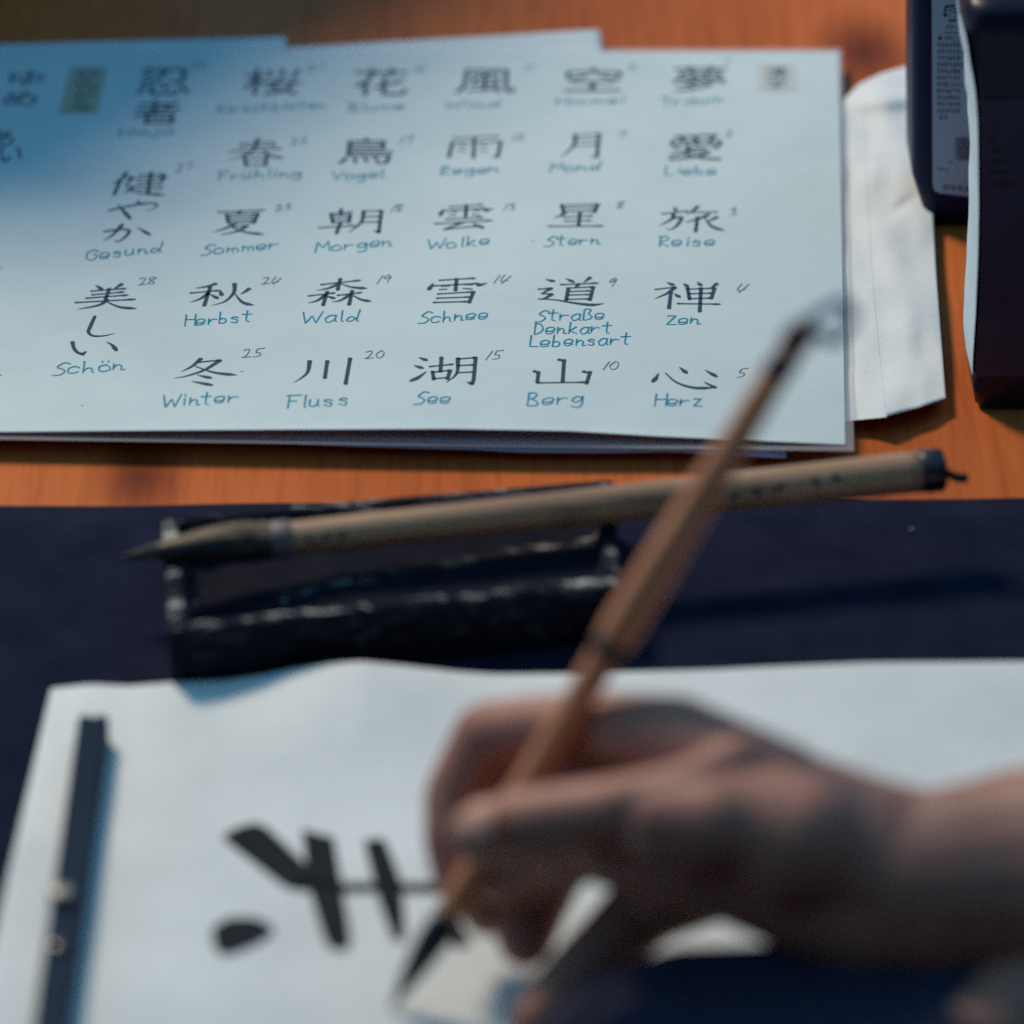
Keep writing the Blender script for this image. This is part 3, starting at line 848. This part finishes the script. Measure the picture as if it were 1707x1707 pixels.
# ------------------------------------------------------------------ large brush lying on the inkstone
def lying_brush():
    zc = 25.8
    T = P(196, 930, 19.5); Fr = P(455, 901, zc); E = P(1534, 786, zc + 1.5); E2 = P(1572, 783, zc + 1.5)
    root = thing('lying_brush', 'thick bamboo calligraphy brush with worn dark bristles lying across the inkstone', 'brush', Vector((Fr.x, Fr.y, 0)))
    ts = [i / 40 for i in range(41)]
    rad = []
    for t in ts:
        r = 4.55 + 1.25 * t
        for nd in (0.035, 0.15):
            r += 0.3 * math.exp(-((t - nd) / 0.008) ** 2)
        rad.append(r)
    M_h = mat('aged_bamboo', (0.3, 0.2, 0.1), 0.38)
    nt = M_h.node_tree; b = nt.nodes['Principled BSDF']
    n = noise_node(nt, 30, 5, 0.65, 'Object', (0.5, 3, 3), 0.4)
    r_ = ramp(nt, n.outputs['Fac'], [(0.28, (0.21, 0.115, 0.062)), (0.5, (0.38, 0.215, 0.115)), (0.75, (0.46, 0.29, 0.165))])
    nt.links.new(r_.outputs[0], b.inputs['Base Color'])
    tube('handle', along(Fr, E, ts), rad, M_h, root, 28)
    d = (E - Fr).normalized()
    tube('end_cap', [E - d * 0.0006, E, E.lerp(E2, .5), E2 - d * 0.0006, E2], [5.5, 6.0, 6.1, 6.0, 5.2], M_blackp, root, 28)
    tube('ferrule', [Fr - d * 0.001, Fr, Fr + d * 0.004, Fr + d * 0.005], [4.9, 5.3, 5.3, 4.8], noisy('grey_ferrule', [(0.3, (0.06, 0.06, 0.08)), (0.7, (0.22, 0.18, 0.16))], 160, 0.5), root, 28)
    # inked letters burnt in the bamboo, near the cap and near the ferrule
    s = d.cross(Vector((0, 0, 1))).normalized()    # towards the camera
    up = s.cross(d).normalized()
    M_burnt = mat('burnt_ink', (0.05, 0.045, 0.05), 0.6)
    for base_t in (0.70, 0.735, 0.77, 0.83, 0.86, 0.055, 0.075, 0.10):
        for k in range(3):
            bt = base_t + random.uniform(-.006, .006)
            an = R(random.uniform(8, 48))
            c = Fr.lerp(E, bt)
            q = []
            for du, dv in ((-.6, -.09), (.6, -.06), (.6, .09), (-.6, .06)):
                a2 = an + dv * 1.2
                rr = (4.55 + 1.25 * bt + 0.08) * MM
                q.append(c + d * (du * 1.6 * MM) + s * math.cos(a2) * rr + up * math.sin(a2) * rr)
            mesh_obj('burnt_letter', q, [(0, 1, 2, 3)], M_burnt, root)
    # hair: a solid belly plus separate tufts of hair
    hts = [0, .08, .2, .35, .5, .65, .78, .9, 1]
    hr = [4.7, 5.2, 5.5, 5.0, 4.1, 3.0, 1.9, 0.9, 0.25]
    hp = [Fr.lerp(T, t) + Vector((0, 0, 0.8 * MM * math.sin(t * 3))) for t in hts]
    hp = catmull(hp, 5); hr2 = [interp(list(zip(hts, hr)), i / (len(hp) - 1)) for i in range(len(hp))]
    M_hair = noisy('dried_bristle', [(0.45, (0.012, 0.012, 0.018)), (0.56, (0.045, 0.035, 0.028)), (0.68, (0.30, 0.22, 0.14))], 55, 0.75, 5, stretch=(0.3, 2.4, 2.4), dist=0.5)
    tube('bristles', hp, hr2, M_hair, root, 26, wob=0.12, seed=3)
    rnd = random.Random(4)
    V = []; F = []
    for i in range(420):
        an = rnd.uniform(0, 2 * math.pi); t0 = rnd.uniform(0, .6); t1 = min(1.0, t0 + rnd.uniform(.15, .45))
        pts = []
        for k in range(6):
            t = t0 + (t1 - t0) * k / 5
            r = (interp(list(zip(hts, hr)), t) * 1.03 + 0.12 + rnd.uniform(0, .10)) * MM
            c = Fr.lerp(T, t) + Vector((0, 0, 0.8 * MM * math.sin(t * 3)))
            pts.append(c + s * math.cos(an) * r + up * math.sin(an) * r)
        b0 = len(V)
        for k, p in enumerate(pts):
            wv = 0.16 * MM * (1 - 0.8 * abs(k / 5 - .4))
            tn = (-s * math.sin(an) + up * math.cos(an))
            V += [p - tn * wv, p + tn * wv]
            if k: F.append((b0 + 2 * k - 2, b0 + 2 * k - 1, b0 + 2 * k + 1, b0 + 2 * k))
    h = mesh_obj('loose_hairs', V, F, M_hair, root); h['kind'] = 'stuff'
    # hanging cord loop at the cap
    c0 = E2; pts = catmull([c0, P(1582, 790, zc), P(1596, 796, zc - 1), P(1611, 797, zc - 1.5)], 5)
    tube('hanging_cord', pts, [1.0 + 0.5 * i / len(pts) for i in range(len(pts))], M_cord, root, 10)
lying_brush()

# ------------------------------------------------------------------ practice paper
def edge_prof(px):
    return interp([(-50, 1150), (85, 1148), (150, 1141), (214, 1144), (288, 1138), (375, 1135), (440, 1126), (488, 1116), (553, 1107), (601, 1104), (665, 1110), (763, 1121), (827, 1125), (933, 1124),
                   (1198, 1117), (1248, 1114), (1443, 1106), (1705, 1104), (1900, 1108), (2300, 1115)], px)
PZ = 2.9
def pz(px, t_mm):
    """paper height (mm) by pixel column at the far edge and distance from that edge (mm)"""
    base_y = 1147 - 17 * (px - 85) / 1620
    h = max(-0.2, (base_y - edge_prof(px)) * 0.165 / 0.85)
    return PZ + h * math.exp(-(t_mm / 38) ** 1.6) + 0.35 * noise.noise(Vector((px * .004, t_mm * .03, 3))) * min(1, t_mm / 15)
def practice_paper():
    V = []; F = []
    A = P(85, 1147, PZ); B = P(2250, 1124, PZ); D_ = P(-75, 1850, PZ); C_ = P(2600, 1850, PZ)
    nx, ny = 150, 70
    for j in range(ny + 1):
        for i in range(nx + 1):
            s, t = i / nx, (j / ny) ** 1.3
            p = A.lerp(B, s).lerp(D_.lerp(C_, s), t)
            px = 85 + (2250 - 85) * s
            d = (A.lerp(B, s) - p).length / MM
            V.append(Vector((p.x, p.y, pz(px, d) * MM)))
    for j in range(ny):
        for i in range(nx):
            k = j * (nx + 1) + i
            F.append((k, k + nx + 1, k + nx + 2, k + 1))
    root = thing('practice_paper', 'white practice paper with bold black brush strokes under the writing hand', 'paper', P(700, 1400, 0))
    o = mesh_obj('paper_surface', V, F, M_paper, root, smooth=True)
    so = o.modifiers.new('thickness', 'SOLIDIFY'); so.thickness = 0.0002; so.offset = -1
    def st(pts, prof, w):
        V = []; F = []
        q = catmull([P(x, y, PZ + 0.45) for x, y in pts], 8)
        ribbon(V, F, q, lambda t: w * MM * interp(prof, t))
        return mesh_obj('ink_stroke', V, F, M_sumi, root)
    def poly(pts):
        q = [P(x, y, PZ + 0.45) for x, y in pts]
        cn = sum(q, Vector()) / len(q)
        q = [p + (p - cn).normalized() * 0.0014 for p in q]
        V = []
        n = len(q)
        for i in range(n):
            a, b, c = q[i - 1], q[i], q[(i + 1) % n]
            V += [b.lerp(a, .18), b.lerp(a, .05).lerp(b.lerp(c, .05), .5), b.lerp(c, .18)]
        return mesh_obj('ink_stroke', V, [tuple(range(len(V)))], M_sumi, root)
    poly([(376, 1397), (402, 1382), (428, 1376), (445, 1383), (512, 1446), (508, 1462), (488, 1478), (470, 1470)])
    poly([(505, 1386), (518, 1378), (548, 1386), (556, 1402), (582, 1560), (576, 1576), (556, 1576), (542, 1564), (524, 1480)])
    poly([(608, 1404), (618, 1396), (636, 1398), (644, 1410), (660, 1470), (673, 1545), (668, 1562), (654, 1560), (632, 1490)])
    poly([(362, 1548), (384, 1534), (420, 1534), (444, 1545), (446, 1554), (420, 1568), (390, 1582), (372, 1584), (364, 1570)])
    st([(500, 1474), (570, 1478), (650, 1478), (760, 1481)], [(0, 1), (.5, .8), (1, 1)], 4.6)
    st([(742, 1512), (752, 1540), (768, 1570)], [(0, 1), (1, .9)], 5.0)
practice_paper()

lint = mesh_obj('lint_speck', *(lambda c: ([c + Vector((.0007 * math.cos(R(a)) * k, .0006 * math.sin(R(a)) * k, h)) for h, k in ((0, .7), (.0005, 1), (.0010, .6)) for a in range(0, 360, 45)],
    [(j * 8 + i, j * 8 + (i + 1) % 8, j * 8 + 8 + (i + 1) % 8, j * 8 + 8 + i) for j in range(2) for i in range(8)] + [tuple(range(16, 24))]))(P(1520, 886, 2.3)), mat('pale_lint', (0.16, 0.25, 0.28), 0.9), smooth=True)
tag(lint, 'tiny pale lint speck on the dark mat below the big brush cap', 'lint')

# ------------------------------------------------------------------ metal paperweight
def paperweight():
    zt = PZ + 8.6
    root = thing('paperweight', 'long dark metal paperweight bar with small knob on the practice paper\'s left edge', 'paperweight', P(100, 1450, 0))
    a, b = P(131, 1190, zt), P(180, 1190, zt)
    a2, b2 = P(42, 1790, zt), P(98, 1790, zt)
    M_bar = noisy('dark_steel', [(0.3, (0.006, 0.018, 0.040)), (0.7, (0.010, 0.030, 0.062))], 50, 0.55, 4, stretch=(3, .5, 1), Specular_IOR_Level=0.06)
    bm = bmesh.new()
    prof = [(0, 0), (0, .88), (.10, 1), (.36, 1), (.40, .93), (.60, .93), (.64, 1), (.90, 1), (1, .88), (1, 0)]
    rings = []
    for t in (0, .004, .996, 1):
        l = a.lerp(a2, t); r = b.lerp(b2, t)
        k = 0.94 if t in (0, 1) else 1
        ring = []
        for u, h in prof:
            p = l.lerp(r, u)
            ring.append(bm.verts.new((p.x, p.y, (PZ + 0.5 + (zt - PZ - 0.5) * h * k) * MM)))
        rings.append(ring)
    for j in range(3):
        for i in range(len(prof) - 1):
            bm.faces.new((rings[j][i], rings[j][i + 1], rings[j + 1][i + 1], rings[j + 1][i]))
    bm.faces.new(rings[0]); bm.faces.new(rings[-1][::-1])
    bm_obj('bar', bm, M_bar, root, smooth=False)
    M_knob = mat('worn_brass', (0.33, 0.31, 0.26), 0.45, Metallic=0.2)
    c = P(101, 1502, zt - 0.5)
    rings = [[c + Vector((r * MM * math.cos(R(k * 15)), r * MM * math.sin(R(k * 15)), h * MM)) for k in range(24)] for r, h in ((2.9, -.2), (2.4, .8), (2.4, 1.6), (3.1, 2.2), (3.1, 2.9), (2.3, 3.4))]
    loft('knob', rings, M_knob, root)
    c = P(100, 1575, zt + .1)
    rings = [[c + Vector((r * MM * math.cos(R(k * 15)), r * MM * math.sin(R(k * 15)), h * MM)) for k in range(24)] for r, h in ((2.6, 0), (2.6, .5), (2.2, .7))]
    loft('rivet', rings, M_blackp, root)
paperweight()

# ------------------------------------------------------------------ held brush
BT = P(650, 1684, PZ + 0.3)
BE = P(1320, 578, 161)
def held_brush():
    root = thing('held_brush', 'slender reddish bamboo brush held upright by the hand, its black wet tip on the paper', 'brush', BT)
    Ld = (BE - BT).length
    d = (BE - BT).normalized()
    hair = 0.150
    ts = [hair + (1 - hair) * i / 60 for i in range(61)]
    tab = [(hair, 3.2), (.20, 3.6), (.42, 3.7), (.555, 3.9), (.57, 4.7), (.60, 4.95), (.70, 4.6), (.85, 3.8), (1, 3.1)]
    tube('handle', along(BT, BE, ts), [interp(tab, t) for t in ts], M_bamboo2, root, 24)
    M_lac = mat('dark_red_lacquer', (0.05, 0.014, 0.018), 0.4)
    tube('end_knob', [BE - d * .0005, BE, BE + d * 0.003, BE + d * 0.006, BE + d * 0.0075], [3.0, 3.5, 3.5, 2.8, 1.2], M_lac, root, 20)
    tube('lacquered_end', [BE - d * .008, BE - d * .0075, BE - d * .001], [3.3, 3.6, 3.3], M_lac, root, 20)
    rt = Vector((1, 0, 0)); u = Vector((0, 0, 1))
    pts = catmull([BE + d * 0.006, BE + d * .008 + rt * .003 + u * .002, BE + d * .009 + rt * .0075 + u * .003, BE + d * .007 + rt * .010, BE + d * .004 + rt * .008 - u * .002, BE + d * .004 + rt * .003], 5)
    tube('hanging_loop', pts, [1.5] * len(pts), mat('blue_cord', (0.20, 0.38, 0.50), 0.6), root, 10)
    c = BT.lerp(BE, 0.556)
    tube('knot_band', [c - d * .0022, c - d * 0.0018, c + d * 0.0018, c + d * .0022], [4.0, 4.35, 4.75, 4.2], mat('dark_band', (0.035, 0.03, 0.028), 0.6), root, 24)
    hts = [0, .1, .25, .45, .65, .8, .92, 1]
    hr = [3.3, 3.7, 3.8, 3.3, 2.4, 1.5, .7, .15]
    F0 = BT.lerp(BE, hair)
    hp = [F0.lerp(BT, t) for t in hts]
    tube('bristles', hp, hr, noisy('wet_black_bristle', [(0.3, (0.006, 0.007, 0.012)), (0.7, (0.014, 0.016, 0.024))], 80, 0.35), root, 20, wob=0.08)
held_brush()

# ------------------------------------------------------------------ the writer's hands
def capsule(bm, a, b, ra, rb, n=18):
    d = b - a; L = d.length
    if L < 1e-6: d = Vector((0, 0, 1))
    d = d.normalized()
    s = d.orthogonal().normalized(); t = d.cross(s)
    rings = []
    for k in range(6):
        an = R(-90 + 90 * k / 5); rings.append((a + d * math.sin(an) * ra, math.cos(an) * ra))
    for k in range(6):
        an = R(90 * k / 5); rings.append((b + d * math.sin(an) * rb, math.cos(an) * rb))
    vs = []
    for c, r in rings:
        r = max(r, 1e-5)
        vs.append([bm.verts.new(c + s * math.cos(2 * math.pi * i / n) * r + t * math.sin(2 * math.pi * i / n) * r) for i in range(n)])
    for j in range(len(vs) - 1):
        for i in range(n):
            bm.faces.new((vs[j][i], vs[j][(i + 1) % n], vs[j + 1][(i + 1) % n], vs[j + 1][i]))
    bm.faces.new(vs[0][::-1]); bm.faces.new(vs[-1])

def organic(name, chains, m, parent, voxel=1.0, smooth=10, push=None):
    bm = bmesh.new()
    for ch in chains:
        pts = [P(x, y, z) for x, y, z, r in ch]; rs = [q[3] * MM for q in ch]
        for i in range(len(pts) - 1): capsule(bm, pts[i], pts[i + 1], rs[i], rs[i + 1])
    me = bpy.data.meshes.new(name); bm.to_mesh(me); bm.free()
    o = bpy.data.objects.new(name, me); COL.objects.link(o)
    md = o.modifiers.new('r', 'REMESH'); md.mode = 'VOXEL'; md.voxel_size = voxel * MM
    ms = o.modifiers.new('s', 'SMOOTH'); ms.iterations = smooth; ms.factor = 0.5
    dg = bpy.context.evaluated_depsgraph_get(); dg.update()
    me2 = bpy.data.meshes.new_from_object(o.evaluated_get(dg))
    bpy.data.objects.remove(o)
    if push: push(me2)
    for p in me2.polygons: p.use_smooth = True
    me2.materials.clear()
    return link(name, me2, m, parent)

person = thing('person', 'person writing with a brush held in bare right hand, navy sleeve at the lower edge', 'person', P(1500, 1600, 0))
HAND = [
    # thumb, on the near side of the brush
    [(802, 1390, 57, 7.4), (860, 1376, 61, 8.4), (950, 1362, 66, 8.2), (1060, 1352, 70, 9.0), (1180, 1350, 71, 11.5), (1330, 1400, 66, 17)],
    # ridge of the web, thumb knuckle, filler between the curled fingers
    [(1040, 1342, 72, 7.0), (1150, 1318, 76, 7.2), (1225, 1275, 79, 7.0), (1290, 1300, 70, 10)],
    [(1110, 1368, 70, 10.2), (1190, 1376, 71, 11.5)],
    [(835, 1450, 34, 8.5), (900, 1420, 40, 9.5), (1000, 1400, 48, 10)],
    # web between thumb and forefinger
    [(1190, 1325, 66, 9), (1230, 1300, 66, 11), (1300, 1350, 60, 16)],
    # forefinger, arched behind the brush
    [(762, 1462, 28, 6.2), (752, 1400, 35, 6.8), (756, 1325, 43, 7.3), (812, 1226, 56, 8.4), (900, 1214, 62, 8.2), (1010, 1214, 68, 8.8), (1130, 1232, 73, 10.5), (1290, 1330, 68, 14)],
    # middle finger
    [(812, 1515, 19, 6.8), (786, 1420, 29, 7.2), (810, 1310, 42, 8.0), (900, 1285, 48, 8.4), (1130, 1300, 56, 10.5), (1300, 1380, 58, 15)],
    # ring finger, curled below
    [(876, 1564, 16, 7.2), (892, 1500, 22, 8.8), (915, 1445, 31, 9.2), (980, 1370, 42, 8.8), (1160, 1360, 50, 11), (1330, 1430, 52, 15)],
    # little finger reaching down to the paper
    [(896, 1700, 11, 6.6), (948, 1640, 15, 7.8), (1020, 1570, 21, 8.6), (1080, 1510, 28, 9.6), (1200, 1450, 42, 12), (1350, 1470, 50, 15)],
    # ball of the thumb, palm and heel
    [(1030, 1408, 54, 11), (1180, 1430, 56, 13.0), (1320, 1465, 52, 16.5), (1450, 1500, 48, 18.5), (1560, 1520, 46, 19)],
    [(1300, 1380, 60, 19), (1450, 1440, 56, 20), (1560, 1465, 52, 20)],
    [(1250, 1400, 56, 14), (1420, 1465, 50, 19), (1560, 1500, 50, 20)],
    # wrist and forearm
    [(1540, 1468, 54, 20.5), (1620, 1462, 55, 22.5), (1720, 1455, 56, 25), (1900, 1450, 60, 30), (2150, 1440, 66, 34)],
]
organic('right_hand', HAND, M_skin, person, voxel=0.9, smooth=9)

# thumbnail
def nail():
    c = P(818, 1378, 0)
    a = P(800, 1392, 60); b = P(860, 1378, 63)
    d = (a - b).normalized()
    view = (Vector((0, 0, CAMH)) - a).normalized()
    upn = (view * 0.55 + Vector((0, 0, 1)) * 0.6 + Vector((-.1, 0, 0))).normalized()
    s = d.cross(upn).normalized(); n = s.cross(d).normalized()
    if n.dot(view) < 0: n = -n
    V = []; F = []
    N, Mx = 10, 8
    cen = a.lerp(b, 0.15)
    for j in range(Mx + 1):
        for i in range(N + 1):
            u = -1 + 2 * i / N; v = j / Mx
            ww = 5.3 * math.sqrt(max(0.05, 1 - max(0, v * 1.7 - .75) ** 2)) * (0.88 + .12 * min(1, v * 4))
            an = u * 0.75
            rr = 7.95 + (0.5 if v > .8 else 0) * 0
            V.append(cen + d * ((-4.5 + 9.5 * v) * MM) + s * (math.sin(an) * ww / math.sin(.75) * MM) + n * ((rr - (1 - math.cos(an)) * 6 - 1.6 * max(0, v - .3) ** 2 * 2) * MM))
    for j in range(Mx):
        for i in range(N):
            k = j * (N + 1) + i
            F.append((k, k + 1, k + N + 2, k + N + 1))
    mesh_obj('thumbnail', V, F, M_nail, person, smooth=True)
nail()

# the other arm, close to the lens: navy sleeve and bare skin
organic('navy_sleeve', [[(930, 1770, 10, 8), (1010, 1698, 14, 11), (1140, 1670, 20, 13), (1300, 1672, 24, 14), (1480, 1690, 27, 15), (1600, 1725, 28, 17)],
                        [(1100, 1800, 12, 20), (1400, 1830, 16, 24), (1560, 1840, 20, 24)]], M_sleeve, person, voxel=1.2, smooth=8)
organic('left_forearm', [[(1560, 1800, 28, 13), (1680, 1712, 32, 15), (1790, 1640, 36, 18), (1950, 1600, 40, 19)]], M_skin, person, voxel=1.4, smooth=6)

# unseen torso of the writer, added at the right to block ambient light
def torso():
    bm = bmesh.new()
    bmesh.ops.create_uvsphere(bm, u_segments=40, v_segments=28, radius=1)
    for v in bm.verts:
        p = v.co
        k = 1.0 - 0.22 * max(0, p.z)
        v.co = Vector((0.56 + p.x * 0.15 * k, 0.99 + p.y * 0.23 * k, 0.12 + p.z * 0.36))
        v.co += Vector((0.006, 0.004, 0)) * noise.noise(v.co * 9)
    return bm_obj('shade_torso', bm, M_sleeve, person)
torso()

# ------------------------------------------------------------------ unseen box added beyond the frame to cast shade over the sheet
def shade_box():
    q = [Vector((-0.140, 1.690, 0)), Vector((-0.268, 1.490, 0)), Vector((-0.52, 1.66, 0)), Vector((-0.42, 1.82, 0))]
    root = thing('shade_box', 'tall dark blue box with a lid, unseen, added beyond the papers to shade the sheet', 'box', (-0.33, 1.66, 0))
    m = noisy('shade_box_board', [(0.3, (0.06, 0.13, 0.20)), (0.7, (0.08, 0.16, 0.24))], 30, 0.8, 4)
    cen = sum(q, Vector()) / 4
    slab('shade_box_body', q, 0.1, 300, m, 0.002, root)
    slab('shade_box_lid', [cen + (c - cen) * 1.02 for c in q], 280, 320, m, 0.003, root)
shade_box()
